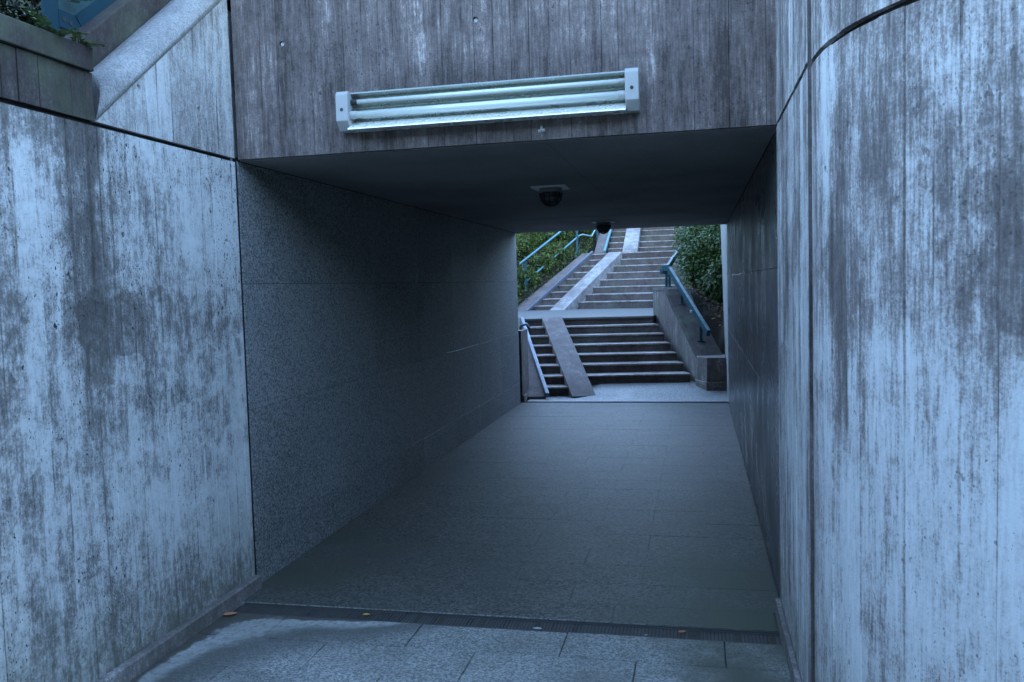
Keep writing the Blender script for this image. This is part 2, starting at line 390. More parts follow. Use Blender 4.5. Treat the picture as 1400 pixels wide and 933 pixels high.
def strips(path, s0, s1, z0, z1, depth, seed=0, wid=.092, proud=.0022, sub=1, tone=.2, groove=.0035):
    """board-marked wall: every board its own setback, a fin groove between boards. path(s) -> (x, y, nx, ny)"""
    rg = random.Random(seed); pts = []; s = s0; sg = 1 if s1 > s0 else -1
    while (s1-s)*sg > 1e-4:
        w = wid*rg.uniform(.82, 1.18); e = s+sg*w
        if (s1-e)*sg < wid*.4: e = s1
        o = rg.uniform(-proud, proud); tn = rg.uniform(-tone, tone)*rg.choice((.4, 1, 1)); g = groove*rg.choice((.3, .6, 1, 1.3))
        d0, d1 = rg.uniform(.002, .005), rg.uniform(.002, .005)
        pts += [(s+sg*.0015, o, .5), (s+sg*d0, o, .5)]
        for k in range(1, sub): pts.append((s+(e-s)*k/sub, o, tn))
        pts += [(e-sg*d1, o, tn), (e-sg*.0015, o, .5)]; pts.append((e, -g, .5 if rg.random() < .75 else .1)); s = e
    pts = pts[:-1]
    m = MB(); fr = []
    for s, o, tn in pts:
        x, y, nx, ny = path(s); zt = z1(x, y) if callable(z1) else z1
        fr.append(((x+nx*o, y+ny*o), (x-nx*depth, y-ny*depth), zt, tn))
    n = len(fr); i = len(m.v)
    for a, b, zt, tn in fr: m.v += [(*a, z0), (*a, zt), (*b, z0), (*b, zt)]
    def F(ix, tn): m.f.append(tuple(ix)); m.tone.append(tn); m.smooth.append(False)
    for k in range(n-1):
        p, q = i+4*k, i+4*k+4; tn = fr[k+1][3]
        F((p, q, q+1, p+1), tn); F((p+2, p+3, q+3, q+2), 0); F((p+1, q+1, q+3, p+3), .3); F((p, p+2, q+2, q), 0)
    F((i, i+1, i+3, i+2), 0); p = i+4*(n-1); F((p, p+2, p+3, p+1), 0)
    return m

# ------------------------------------------------------------------ ground and embankments
m = MB(); m.face([(-300, -300, -.4), (300, -300, -.4), (300, 300, -.4), (-300, 300, -.4)]); structure(m.build('ground', M_earth))

def zst(y):                                             # centre line of the stairs
    P = [(-50, 0), (7.6, 0), (9.9, 1.04), (14.0, 1.04), (16.3, 2.32), (17.5, 2.32), (21, 4.1), (24, 4.6), (60, 6)]
    for (a, b), (c, d) in zip(P, P[1:]):
        if y <= c: return b+(d-b)*(y-a)/(c-a)
    return 6
def lerp(P, y):
    if y <= P[0][0]: return P[0][1]
    for (a, b), (c, d) in zip(P, P[1:]):
        if y <= c: return b+(d-b)*(y-a)/(c-a)
    return P[-1][1]
XL = [(7.2, -2.9), (8, -2.9), (10, -3.6), (14.2, -4.25), (16.6, -3.05), (17.5, -2.95), (21, -2.85)]
XR = [(7.2, .02), (8.5, .02), (8.9, -.12), (10.4, -.62), (14, -.85), (16.4, -.7), (21, -.6)]
def terrain(x, y):
    xl, xr = lerp(XL, y), lerp(XR, y)
    n = .10*math.sin(x*1.7+y*.9)+.08*math.sin(x*.8-y*2.1+1)
    if x < xl:
        d = xl-x; n *= .5; b = lerp([(7.2, .8), (13.8, .80), (16.5, 2.0), (17.6, 2.2), (21, 4.0), (30, 5.5)], y)
        return min(b+.42*d, 7)+n*min(1, d*2)
    if x > xr:
        d = x-xr; b = lerp([(7.2, .42), (8.2, .46), (10.3, 1.35), (14, 1.5), (16.4, 2.7), (18, 3.1), (25, 4.9), (40, 6)], y)
        return min(b+.55*d, 7)+n*min(1, d*2)
    return zst(y-.25)-.55 if y > 8 else -.3
m = MB(); xs = [-40, -25, -15, -10]+[-8+.25*i for i in range(57)]+[8, 10, 15, 25, 40]; ys = [7.5+.25*i for i in range(66)]+[26, 30, 38, 50, 70]
for yv in ys:
    for xv in xs: m.v.append((xv, yv, terrain(xv, yv)))
nx = len(xs)
for j in range(len(ys)-1):
    for i in range(nx-1): m.f.append((j*nx+i, j*nx+i+1, (j+1)*nx+i+1, (j+1)*nx+i)); m.tone.append(0); m.smooth.append(True)
structure(m.build('hillside', M_soil, fix=False))
# earth beside the passage and the road over it
def slab_struct(name, mat, a, b):
    m = MB(); m.box(a, b); return structure(m.build(name, mat))
slab_struct('terrain', M_earth, (-40, .55, -.38), (-3.3, 7.45, 3.5))
slab_struct('terrain', M_earth, (.45, .55, -.38), (40, 7.45, 3.5))
slab_struct('terrain', M_earth, (-40, -40, -.37), (-3.3, .53, 2.42))
slab_struct('terrain', M_earth, (-40, -40, -.36), (40, -10, 5.5))  # unseen bank behind the camera, added to darken the facade and passage
slab_struct('road', M_road, (-40, .8, 3.52), (40, 6.9, 3.62))

# ------------------------------------------------------------------ left wall
lw = thing('concrete_wall', 'stained board-marked concrete wall on the left with a sloped pale coping and dark horizontal joint', 'wall', (-W, -2, 0))
def pl(s): return (-W, s, 1, 0)
JL = 2.304
hl = [((-W, y, z), (-1, 0, 0),   .015, .016) for y, z in ((-.955, 1.861), (-.133, 1.872), (-.944, .453), (-.121, .455), (-1.95, 1.86), (-1.95, .45))]
o = strips(pl, -9, -.012, -.02, JL-.010, .28, 3, .092, .0018, 1, .09, .0028).build('wall_panel', M_left, lw); cut(o, hl); plugs(lw, hl)
zc = lambda y: 2.318+.784*(y+1.087)
hu = [((-W, y, z), (-1, 0, 0),   .015, .016) for y, z in ((-.79, 2.514), (-.328, 2.508))]
o = strips(pl, -1.087, -.012, JL+.010, lambda x, y: zc(y)-.004, .12, 5, tone=.12).build('wall_panel', M_upper, lw); cut(o, hu); plugs(lw, hu)
o['label'] = 'cleaner triangular upper wall panel under the sloped coping'
o = strips(pl, -9, -1.091, JL+.010, 2.505, .28, 6, tone=.07).build('wall_panel', M_ledge, lw)
o['label'] = 'dark stained strip of wall below the ledge'
m = MB(); m.box((-W-.26, -9, JL-.012), (-W-.022, -.02, JL+.012)); m.build('joint_strip', M_joint, lw)
m = MB(); m.box((-3.25, -9, 2.507), (-2.742, -1.10, 2.602)); bevel(m.build('ledge', M_ledge, lw), .006)
# sloped coping: a rounded chamfer from the wall face up and back
m = MB(); N = 9; rows = []
for k in range(N):
    a = k/(N-1); b = math.sin(a*math.pi)*.05
    y0 = -1.087+a*.16; x0 = -W+.004-.142*a+b*.75; z0 = 2.318+.244*a+b*.66
    y1 = .5; z1 = z0+.7845*(y1-y0); rows.append(((x0, y0, z0), (x0, y1, z1)))
i = len(m.v)
for p, q in rows: m.v += [p, q]
for k in range(N-1): m.f.append((i+2*k, i+2*k+1, i+2*k+3, i+2*k+2)); m.tone.append(0); m.smooth.append(True)
back = (-2.93, -.95, 2.30); backe = (-2.93, .5, 3.45)
j = len(m.v); m.v += [back, backe]
m.f.append(tuple([i+2*k for k in range(N)]+[j])); m.f.append(tuple([i+2*k+1 for k in range(N)]+[j+1])[::-1])
m.f += [(i+2*N-2, i+2*N-1, j+1, j), (j, j+1, i+1, i)]; m.tone += [0]*4; m.smooth += [False]*4
m.build('sloped_coping', M_coping, lw)
# darker stringer behind the coping
m = MB(); zs = lambda y: 2.726+.775*(y+.905)
m.prism([(-3.06, -1.12, 2.40), (-2.925, -1.12, 2.40), (-2.925, .5, 3.2), (-3.06, .5, 3.2)], [(-3.06, -1.12, zs(-1.12)), (-2.925, -1.12, zs(-1.12)), (-2.925, .5, zs(.5)), (-3.06, .5, zs(.5))])
bevel(m.build('stair_stringer', M_ledge, lw), .008)
m = MB(); m.cbox((-W+.002, -9, -.02), (-W+.042, -.02, .070), .008); m.build('skirting', M_skirt, lw)
# backing behind the lintel-end gap
m = MB(); m.box((-W-.30, -.01, -.02), (-W-.03, .55, 3.1)); m.build('return', M_plain, lw)

# ------------------------------------------------------------------ right wall
rw = thing('concrete_wall', 'pale board-marked concrete wall curving away on the right with a dark sweeping joint', 'wall', (0, -1, 0))
RC = 1.05; YC = -1.19
def pr(s):                                              # s: distance from the portal
    if s < 1.142: return (-.013, -s, -1, 0)     # straight pour, a little proud of the curved one
    if s < 1.19: return (0, -s, -1, 0)
    th = (s-1.19)/RC
    if th < math.pi/2: return (RC-RC*math.cos(th), YC-RC*math.sin(th), -math.cos(th), -math.sin(th))
    return (RC+(s-1.19-RC*math.pi/2), YC-RC, 0, -1)
SE = 1.19+RC*math.pi/2+6
JR = 2.304
TOPR = 3.1
hr = [((*pr(s)[:2], z), (-pr(s)[2], -pr(s)[3], 0), .012, .016) for s, z in ((1.36, 1.93), (1.36, 1.88), (1.62, .62))]
o = strips(pr, .012, 1.135, -.02, JR-.010, .25, 11, .085, .0012, 1, .08, .0015).build('wall_panel', M_right, rw)
o = strips(pr, 1.150, SE, -.02, JR-.010, .25, 12, .088, .0026, 2, .09, .0032).build('wall_panel', M_right, rw); cut(o, hr[:1]); plugs(rw, hr[:1])
strips(pr, .012, 1.135, JR+.010, TOPR, .25, 13, .085, .0012, 1, .08, .0015).build('wall_panel', M_right, rw)
strips(pr, 1.150, SE, JR+.010, TOPR, .25, 14, .088, .0026, 2, .09, .0032).build('wall_panel', M_right, rw)
m = MB(); ss = [.02+i*.08 for i in range(int((SE-.1)/.08))]
for a, b in zip(ss, ss[1:]):
    A, B = pr(a), pr(b)
    P = lambda q, d: (q[0]-q[2]*d, q[1]-q[3]*d)
    ring = [P(A, .022), P(B, .022), P(B, .24), P(A, .24)]
    m.prism([(*p, JR-.012) for p in ring], [(*p, JR+.012) for p in ring])
    ring = [P(A, -.022), P(B, -.022), P(B, -.0025), P(A, -.0025)]
m.build('joint_strip', M_joint, rw)
m = MB(); m.box((-.0115, -1.1495, -.02), (.24, -1.1355, TOPR)); m.build('joint_strip', M_jointc, rw)
m = MB()
for a, b in zip(ss, ss[1:]):
    A, B = pr(a), pr(b)
    ring = [P(A, -.024), P(B, -.024), P(B, -.0030), P(A, -.0030)]
    m.prism([(*p, -.02) for p in ring], [(*p, .075) for p in ring])
m.build('skirting', M_skirt, rw)

# ------------------------------------------------------------------ the passage
up = thing('pedestrian_underpass', 'dark granite-lined pedestrian underpass below a raw board-marked concrete lintel', 'underpass', (-W/2, 0, 0))
def pf(s): return (s, 0, 0, -1)
hf = [((x, 0, z), (0, 1, 0), .015, .016) for x, z in ((-2.47, 2.887), (-1.43, 2.913))]
o = strips(pf, -W+.012, -.006, H+.004, 3.9, .5, 21, .088, .0018, 1, .07, .003).build('lintel', M_lintel, up); cut(o, hf); plugs(up, hf)
m = MB(); m.box((-W-.4, .502, 3.0), (.4, 7.17, 3.5)); m.build('deck', M_plain, up)
m = MB(); m.box((-W-.3, .50, H+.03), (.3, 7.17, 3.0)); m.build('roof_slab', M_plain, up)
m = MB(); rg = random.Random(4)
for k in range(10):                                     # rough spall under the lamp
    a = rg.uniform(0, 6.28); q = rg.uniform(0, .016); c = Vector((-1.114+q*math.cos(a), -.002, 2.362+q*math.sin(a)*1.2)); s = rg.uniform(.004, .009)
    m.prism([c+Vector((-s, 0, -s)), c+Vector((s, 0, -s)), c+Vector((s*.8, 0, s)), c+Vector((-s, 0, s*.7))], [c+Vector((-s*.3, -s, -s*.4)), c+Vector((s*.4, -s, -s*.2)), c+Vector((s*.2, -s, s*.4)), c+Vector((-s*.4, -s, s*.2))])
m.build('spalled_patch', M_plug, up)
# soffit panels
g = .0012; ny = 4; seam = [0.03, 1.82, 3.60, 5.40, 7.165]
cx = [-W+.004, -1.10, -.004]
for j in range(4):
    for i in range(2):
        m = MB(); m.box((cx[i]+g*(i > 0), seam[j]+g, H-rnd.uniform(0, .002)), (cx[i+1]-g, seam[j+1]-g, H+.030)); m.build('soffit_panel', M_ceil, up)
m = MB(); m.box((-W, .012, H+.026), (0, 7.165, H+.029)); m.build('soffit_backing', M_joint, up)
# lining panels, 1 m wide in four courses
courses = [-.01, .275, .965, 1.65, H-.002]
cols = [.014, .85, 1.9, 2.95, 4.0, 5.05, 6.1, 7.165]
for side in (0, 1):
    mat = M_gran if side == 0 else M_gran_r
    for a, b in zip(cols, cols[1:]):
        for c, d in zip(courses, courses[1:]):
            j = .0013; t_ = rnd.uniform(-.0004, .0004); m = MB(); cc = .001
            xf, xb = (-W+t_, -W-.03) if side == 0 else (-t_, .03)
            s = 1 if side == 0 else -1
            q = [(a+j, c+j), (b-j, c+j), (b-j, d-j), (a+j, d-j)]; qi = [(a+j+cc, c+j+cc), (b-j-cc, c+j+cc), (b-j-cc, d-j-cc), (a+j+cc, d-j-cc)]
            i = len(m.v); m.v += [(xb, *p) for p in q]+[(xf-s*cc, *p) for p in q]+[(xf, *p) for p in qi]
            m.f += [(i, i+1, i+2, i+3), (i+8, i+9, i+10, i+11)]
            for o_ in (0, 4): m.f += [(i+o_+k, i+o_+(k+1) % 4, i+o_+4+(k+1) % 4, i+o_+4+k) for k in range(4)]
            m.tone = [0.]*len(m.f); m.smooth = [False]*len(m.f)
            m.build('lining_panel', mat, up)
m = MB(); m.box((-W-.3, .014, -.02), (-W-.006, 7.165, H+.02)); m.build('side_wall', M_joint, up)
m = MB(); m.box((.006, .014, -.02), (.3, 7.165, H+.02)); m.build('side_wall', M_joint, up)

# ------------------------------------------------------------------ floors
def paved(name, rows, mat, base, tilt=.0012, gap=.0022, grout=None):
    """rows: (y0, y1, [x joints]) -> one structure whose slabs are its parts"""
    (ax, ay), (bx, by) = base
    m = MB(); m.face([(ax, ay, -.008), (bx, ay, -.008), (bx, by, -.008), (ax, by, -.008)])
    root = structure(m.build(name, grout or M_grout)); cache = {}
    for y0, y1, xs in rows:
        for a, b in zip(xs, xs[1:]):
            k = (round(b-a, 3), round(y1-y0, 3))
            if k not in cache:
                q = MB(); q.cbox((gap, gap, -.03), (k[0]-gap, k[1]-gap, 0), gap*1.1); cache[k] = q.mesh('granite_slab', mat)
            o = link('granite_slab', cache[k], root); o.location = (a, y0, rnd.uniform(-tilt, tilt)); o.rotation_euler = (rnd.uniform(-.001, .001), rnd.uniform(-.001, .001), 0)
    return root
rows = []
xe = [-2.718, -2.385, -1.685, -.985, -.285, .415, 1.115, 1.815]; xo = [-2.718, -2.055, -1.355, -.655, .045, .745, 1.445, 1.9]
yy = -.380; k = 0
while yy > -3.0:
    hgt = .262 if k == 0 else .30
    rows.append((round(yy-hgt, 4), round(yy, 4), xe if k % 2 == 0 else xo)); yy -= hgt; k += 1
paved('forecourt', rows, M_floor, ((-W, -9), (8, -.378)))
m = MB(); m.face([(-2.718, -9, -.0035), (8, -9, -.0035), (8, yy, -.0035), (-2.718, yy, -.0035)]); structure(m.build('pavement', M_floor))
m = MB(); m.face([(1.92, yy+.001, -.0035), (8, yy+.001, -.0035), (8, -.38, -.0035), (1.92, -.38, -.0035)]); structure(m.build('pavement', M_floor))
rows = [(-.235, -.015, [-2.718, -2.2, -1.5, -.8, -.045])]
yy = -.015; k = 0
while yy < 7.1:
    h_ = .2995; e = min(yy+h_, 7.2)
    a = [-2.756, -2.07, -1.38, -.69, -.006] if k % 2 else [-2.756, -2.41, -1.725, -1.035, -.345, -.006]
    rows.append((round(yy, 4), round(e, 4), a)); yy = e; k += 1
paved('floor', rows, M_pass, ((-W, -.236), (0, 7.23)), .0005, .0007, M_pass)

# drains
def drain(name, label, y0, y1, x0, x1, z, n, pitch):
    d = thing(name, label, 'drain', ((x0+x1)/2, (y0+y1)/2, 0))
    m = MB(); m.box((x0, y0, -.10), (x1, y1, -.09)); m.build('channel', M_joint, d)
    m = MB(); nn_ = 90
    for i in range(nn_):
        a, b = x0+(x1-x0)*i/nn_, x0+(x1-x0)*(i+1)/nn_; m.box((a, y0+.008, -.089), (b, y1-.008, z-rnd.choice((.003, .0035, .004, .005, .008))))
    m.build('silt', M_silt, d)
    m = MB(); m.box((x0, y0, -.09), (x1, y0+.007, z+.003)); m.box((x0, y1-.007, -.09), (x1, y1, z+.003)); m.build('frame', M_grate, d)
    w = (x1-x0)/n
    for i in range(n):
        a, b = x0+i*w+.003, x0+(i+1)*w-.003
        m = MB(); zz = z+rnd.uniform(-.002, .001)
        m.box((a, y0+.009, zz-.016), (b, y0+.022, zz)); m.box((a, y1-.022, zz-.016), (b, y1-.009, zz))
        q = a
        while q < b-.006: m.box((q, y0+.022, zz-.014), (q+.011, y1-.022, zz-.0015)); q += pitch
        m.build('grate', M_grate, d)
    return d
drain('drain_channel', 'long dark slotted drain grate across the near mouth of the underpass', -.378, -.237, -2.70, -.03, -.006, 6, .0165)
drain('drain_channel', 'thin drain line across the far end of the underpass floor', 7.235, 7.30, -2.75, -.01, -.004, 3, .02)
m = MB(); a = [(-2.72, -.238), (-.03, -.238)]
m.box((-2.72, -.2362, -.02), (-.03, -.2342, .0016)); structure(m.build('kerb_edge', M_floor))

# ------------------------------------------------------------------ stairs
DA = R(-8); DV = Vector((math.sin(DA), math.cos(DA))); EV = Vector((DV.y, -DV.x)); C1 = 7.794; T1 = .289; H1 = .13
S1 = Vector((math.sin(R(-20)), math.cos(R(-20))))
def P1(e0, k):                                          # along the skewed side direction, e0 at k=0
    b = DV*C1+EV*e0; return b+S1*(k*T1/S1.dot(DV))
Z1 = 8*H1
def step(P, ea, eb, k, z0, h, under, mat, parent, nose=.012, last=0., base=0.):
    a, b, c, d = P(ea, k), P(eb, k), P(eb, k+1+last), P(ea, k+1+last)
    z = z0+k*h+base; m = MB(); n = (b-a).orthogonal().normalized()
    if n.y > 0: n = -n
    j = lambda: rnd.uniform(-.003, .003)
    # riser block and a slightly projecting tread edge
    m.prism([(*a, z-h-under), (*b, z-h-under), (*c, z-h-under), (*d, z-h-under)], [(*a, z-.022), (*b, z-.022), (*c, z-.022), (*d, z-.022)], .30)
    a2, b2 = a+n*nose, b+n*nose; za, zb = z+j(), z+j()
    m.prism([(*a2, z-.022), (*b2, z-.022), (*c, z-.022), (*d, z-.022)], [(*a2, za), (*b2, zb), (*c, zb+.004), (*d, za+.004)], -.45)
    return m.build('step', mat, parent)
st1 = thing('stone_staircase', 'lower flight of worn steps right behind the far mouth of the underpass', 'stairs', (-1.5, 8, 0), 'flights of steps up the hillside')
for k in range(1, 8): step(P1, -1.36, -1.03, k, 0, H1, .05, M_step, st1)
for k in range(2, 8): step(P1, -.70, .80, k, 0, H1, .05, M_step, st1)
def strip_ramp(pl_, pr_, ql_, qr_, th, mat, parent, name='wheel_ramp', down=.35):
    m = MB(); b = [Vector(pl_), Vector(pr_), Vector(qr_), Vector(ql_)]
    m.prism([p-Vector((0, 0, down if i < 0 else down)) for i, p in enumerate(b)], b); o = m.build(name, mat, parent); return o
v3 = lambda p, z: (p.x, p.y, z)
def ramp1(ea, eb, lift, name, k0=0., k1=8., down=.30, mat=None):
    return strip_ramp(v3(P1(ea, k0), k0*H1+lift), v3(P1(eb, k0), k0*H1+lift), v3(P1(ea, k1), k1*H1+lift-.006), v3(P1(eb, k1), k1*H1+lift-.006), .1, mat or M_ramp1, st1, name, down)
ramp1(-1.03, -.70, .03, 'wheel_ramp', .02)
ramp1(-2.1, -1.40, .03, 'side_ramp', .05, mat=M_side)
m = MB(); A, B = P1(-1.38, .0), P1(-1.38, 7.6); m.bar((A.x, A.y, .055), (B.x, B.y, 7.6*H1+.06), .055, .07); bevel(m.build('metal_edge', M_rail, st1), .012)
# landing between the flights
D2 = Vector((math.sin(R(10)), math.cos(R(10)))); E2 = Vector((D2.y, -D2.x)); C2 = 13.6; T2 = .3; H2 = .16
S2 = Vector((math.sin(R(22)), math.cos(R(22))))
def P2(e0, k): return D2*C2+E2*e0+S2*(k*T2/S2.dot(D2))
Z2 = Z1+8*H2
def l2(x, k=0): return Vector((x, (C2+k*T2-D2.x*x)/D2.y))
m = MB(); a, b = P1(-2.5, 8), P1(.80, 8); n = -DV*.02
q = [a+n, b+n, l2(-.6, 1), l2(-4.9, 1.5)]
m.prism([v3(p, Z1-.03) for p in q], [v3(p, Z1) for p in q]); structure(m.build('landing', M_land))
m = MB(); q2 = [a-n*.6, b-n*.6, q[2], q[3]]; m.prism([v3(p, Z1-.5) for p in q2], [v3(p, Z1-.0305) for p in q2], .3); structure(m.build('landing_base', M_step))
# second flight
st2 = thing('stone_staircase', 'middle flight of worn steps above the landing, bending right, with a pale wheel ramp', 'stairs', (-2.4, 14, Z1), 'flights of steps up the hillside')
def e2(p): return E2.dot(Vector(p[:2])-S2*((D2.dot(Vector(p[:2]))-C2)/S2.dot(D2)))
eRL, eRR = e2((-3.58, 14.13)), e2((-3.26, 14.04)); eSL, eSR = e2((-4.27, 14.27)), e2((-4.04, 14.22))
eRt = e2((-1.0, 14.9))+.35
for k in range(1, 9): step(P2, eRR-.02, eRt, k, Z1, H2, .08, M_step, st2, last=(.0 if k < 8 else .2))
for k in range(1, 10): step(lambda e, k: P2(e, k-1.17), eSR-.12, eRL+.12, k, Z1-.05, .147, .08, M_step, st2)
def quad_ramp(a, b, c, d, name, parent, down=.32):
    """a,b bottom left/right, c,d top right/left"""
    q = [Vector(p) for p in (a, b, c, d)]; m = MB(); m.prism([p-Vector((0, 0, down)) for p in q], q); return m.build(name, M_side if name == 'side_ramp' else M_ramp, parent)
quad_ramp((-3.58, 14.10, .99), (-3.26, 14.01, .98), (-2.12, 16.39, 2.33), (-2.45, 16.48, 2.33), 'wheel_ramp', st2, .26)
quad_ramp((-4.45, 14.20, .99), (-4.07, 14.20, 1.0), (-2.86, 16.53, 2.33), (-3.10, 16.57, 2.33), 'side_ramp', st2)
m = MB(); m.bar((-4.05, 14.21, 1.02), (-2.84, 16.53, 2.35), .05, .07); bevel(m.build('metal_edge', M_rail, st2), .012)
# upper landing and third flight
m = MB(); q = [l2(-4.3, 8.0), l2(-.2, 8.0), Vector((-.3, 17.9)), Vector((-3.4, 17.9))]
m.prism([v3(p, Z2-.5) for p in q], [v3(p, Z2-.006) for p in q]); structure(m.build('landing', M_step))
st3 = thing('stone_staircase', 'topmost flight of steps seen just under the underpass ceiling with two ramps', 'stairs', (-1.6, 17.5, Z2), 'flights of steps up the hillside')
def P3(e, k): return Vector((e+.02*k*T2, 17.5+k*T2))
for k in range(1, 11):
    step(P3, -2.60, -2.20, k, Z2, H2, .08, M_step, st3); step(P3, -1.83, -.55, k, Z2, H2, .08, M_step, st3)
def ramp3(a, b, a1, b1, name): return quad_ramp((a, 17.36, 2.36), (b, 17.36, 2.36), (b1, 20.4, 3.98), (a1, 20.4, 3.98), name, st3)
ramp3(-2.20, -1.83, -2.14, -1.80, 'wheel_ramp'); ramp3(-2.90, -2.66, -2.80, -2.51, 'side_ramp')
m = MB(); m.bar((-2.645, 17.36, 2.38), (-2.49, 20.4, 4.0), .06, .07); bevel(m.build('metal_edge', M_pale, st3), .012)
# sloping apron between the passage and the first flight
m = MB(); xs = [-2.70+.135*i for i in range(22)]; n_ = 8
for i, xv in enumerate(xs):
    yb = (C1+2*T1-DV.x*xv)/DV.y+.05; f_ = min(1, max(0, (xv+2.15)/.35)); f_ = f_*f_*(3-2*f_)
    yb = max(yb, 7.9)+.25
    y_top = (C1+2.0*T1-DV.x*xv)/DV.y
    for j in range(n_+1):
        yv = 7.30+(yb-7.30)*j/n_; g_ = min(1, max(0, (yv-7.4)/(y_top-7.4)))
        m.v.append((xv, yv, .135*f_*g_))
for i in range(len(xs)-1):
    for j in range(n_): k = i*(n_+1)+j; m.f.append((k, k+n_+1, k+n_+2, k+1)); m.tone.append(0); m.smooth.append(True)
structure(m.build('path', M_path))

# ------------------------------------------------------------------ low wall, block and pier at the far mouth
pw = thing('parapet_wall', 'low mossy concrete wall with a sloping top beside the lower steps', 'wall', (-.3, 8.2, 0))
cd = Vector((-.31, .95)).normalized(); cn = Vector((cd.y, -cd.x)); c0 = Vector((-.385, 8.22))
prof = [(0, .52), (.36, .72), (.76, .96), (1.18, 1.20), (1.56, 1.47), (1.70, 1.50), (2.35, 1.50)]
for (sa, za), (sb, zb) in zip(prof, prof[1:]): pass
m = MB(); wl = .36
for (sa, za), (sb, zb) in zip(prof, prof[1:]):
    A, B = c0+cd*sa, c0+cd*sb; A2, B2 = A+cn*wl, B+cn*wl
    m.prism([v3(A, -.1), v3(A2, -.1), v3(B2, -.1), v3(B, -.1)], [v3(A, za-.05), v3(A2, za-.05), v3(B2, zb-.05), v3(B, zb-.05)])
m.build('wall_body', M_cheek, pw)
m = MB()
for (sa, za), (sb, zb) in zip(prof, prof[1:]):
    A, B = c0+cd*sa-cn*.012, c0+cd*sb-cn*.012; A2, B2 = A+cn*(wl+.02), B+cn*(wl+.02); e = .03
    m.prism([v3(A, za-.05), v3(A2, za-.05), v3(B2, zb-.05), v3(B, zb-.05)], [v3(A+cn*e, za), v3(A2, za), v3(B2, zb), v3(B+cn*e, zb)], .12)
m.build('coping', M_ledge, pw)
m = MB(); q = [(-.40, 8.20), (-.265, 7.93), (-.005, 7.93), (-.005, 8.5), (-.40, 8.5)]
m.prism([(*p, .09) for p in q], [(*p, .525) for p in q]); bevel(m.build('end_block', M_cheek, pw), .012)
m = MB(); q = [(-.425, 8.20), (-.275, 7.905), (-.003, 7.905), (-.003, 8.5), (-.425, 8.5)]
m.prism([(*p, -.05) for p in q], [(*p, .185) for p in q]); bevel(m.build('plinth', M_skirt, pw), .008)
pr_ = thing('low_wall', 'short grey concrete wall stub at the left edge of the far mouth', 'wall', (-2.85, 7.7, 0))
m = MB(); m.box((-2.98, 7.31, -.05), (-2.758, 7.78, .975)); bevel(m.build('shaft', M_cheek, pr_), .008)
m = MB(); m.box((-2.975, 7.306, -.02), (-2.735, 7.74, .075)); m.build('plinth', M_skirt, pr_)
m = MB(); m.tube([(-2.83, 7.65, .96), (-2.83, 7.65, 1.03), (-2.76, 7.7, 1.05), (-2.72, 7.73, .98)], .022, 8); m.build('bracket', M_pale, pr_)
ww = thing('wing_wall', 'pale leaning end of the concrete wall at the right edge of the far mouth', 'wall', (.1, 7.6, 0))
m = MB(); m.prism([(0, 7.175, -.1), (.3, 7.175, -.1), (.3, 8.0, -.1), (0, 8.0, -.1)], [(0, 7.175, 3.2), (.3, 7.175, 3.2), (.3, 10.6, 3.2), (0, 10.6, 3.2)])
m.build('wall_body', M_coping, ww)

# ------------------------------------------------------------------ rails
hrl = thing('handrail', 'blue steel handrail on short posts along the low wall by the lower steps', 'handrail', (-.5, 9, .5))
P = lambda s, off, z: (*(c0+cd*s+cn*off), z)
m = MB(); m.bar(P(1.95, .17, 1.80), P(.02, .17, .84), .055, .10); m.bar(P(2.32, .17, 1.82), P(1.93, .17, 1.82), .055, .10); bevel(m.build('rail', M_blue, hrl), .008)
for s_, zb, zt in ((2.10, 1.49, 1.80), (1.93, 1.49, 1.79), (1.26, 1.22, 1.42), (.36, .70, .98)):
    m = MB(); A = P(s_, .17, 0); m.box((A[0]-.02, A[1]-.02, zb), (A[0]+.02, A[1]+.02, zt)); m.box((A[0]-.05, A[1]-.05, zb+.005), (A[0]+.05, A[1]+.05, zb+.018)); m.build('post', M_blue, hrl)
m = MB(); A = P(.62, .12, 1.14); m.tube([(A[0]-.004, A[1], A[2]), (A[0]-.02, A[1]-.01, A[2])], .022, 8); m.build('sticker', M_plate, hrl)
hr2 = thing('handrail', 'short blue handrail climbing along the right side of the middle steps', 'handrail', (-.9, 14, 1.2))
m = MB(); m.bar((-1.02, 13.6, 1.80), (-.70, 15.1, 2.34), .06, .11); m.bar((-1.02, 13.6, 1.80), (-1.08, 13.2, 1.80), .06, .11); bevel(m.build('rail', M_blue, hr2), .008)
for A, zb in (((-1.0, 13.7), .9), ((-.74, 14.9), 1.4)):
    m = MB(); m.box((A[0]-.02, A[1]-.02, zb), (A[0]+.02, A[1]+.02, 1.83+(A[1]-13.6)*.36)); m.build('post', M_blue, hr2)
lr_ = thing('handrail', 'pale blue double-bar handrail rising in front of the shrubs left of the middle steps', 'handrail', (-4.2, 14.9, 1.1))
m = MB(); m.tube([(-4.29, 14.75, 2.08), (-3.56, 16.2, 2.86), (-3.20, 16.9, 3.24), (-2.96, 17.37, 3.26), (-2.75, 19, 4.1)], .024, 8); m.build('top_rail', M_pale, lr_)
m = MB(); m.tube([(-4.19, 14.95, 1.68), (-3.22, 16.87, 2.77), (-3.15, 17.0, 2.81), (-2.96, 17.37, 2.78), (-2.72, 19, 3.62)], .022, 8); m.build('lower_rail', M_pale, lr_)
for (x, y), zb, zt in (((-4.19, 14.94), 1.0, 2.13), ((-3.25, 16.80), 2.2, 3.2), ((-2.90, 18.2), 2.6, 3.7)):
    m = MB(); m.box((x-.028, y-.028, zb), (x+.028, y+.028, zt)); m.build('post', M_blue, lr_)

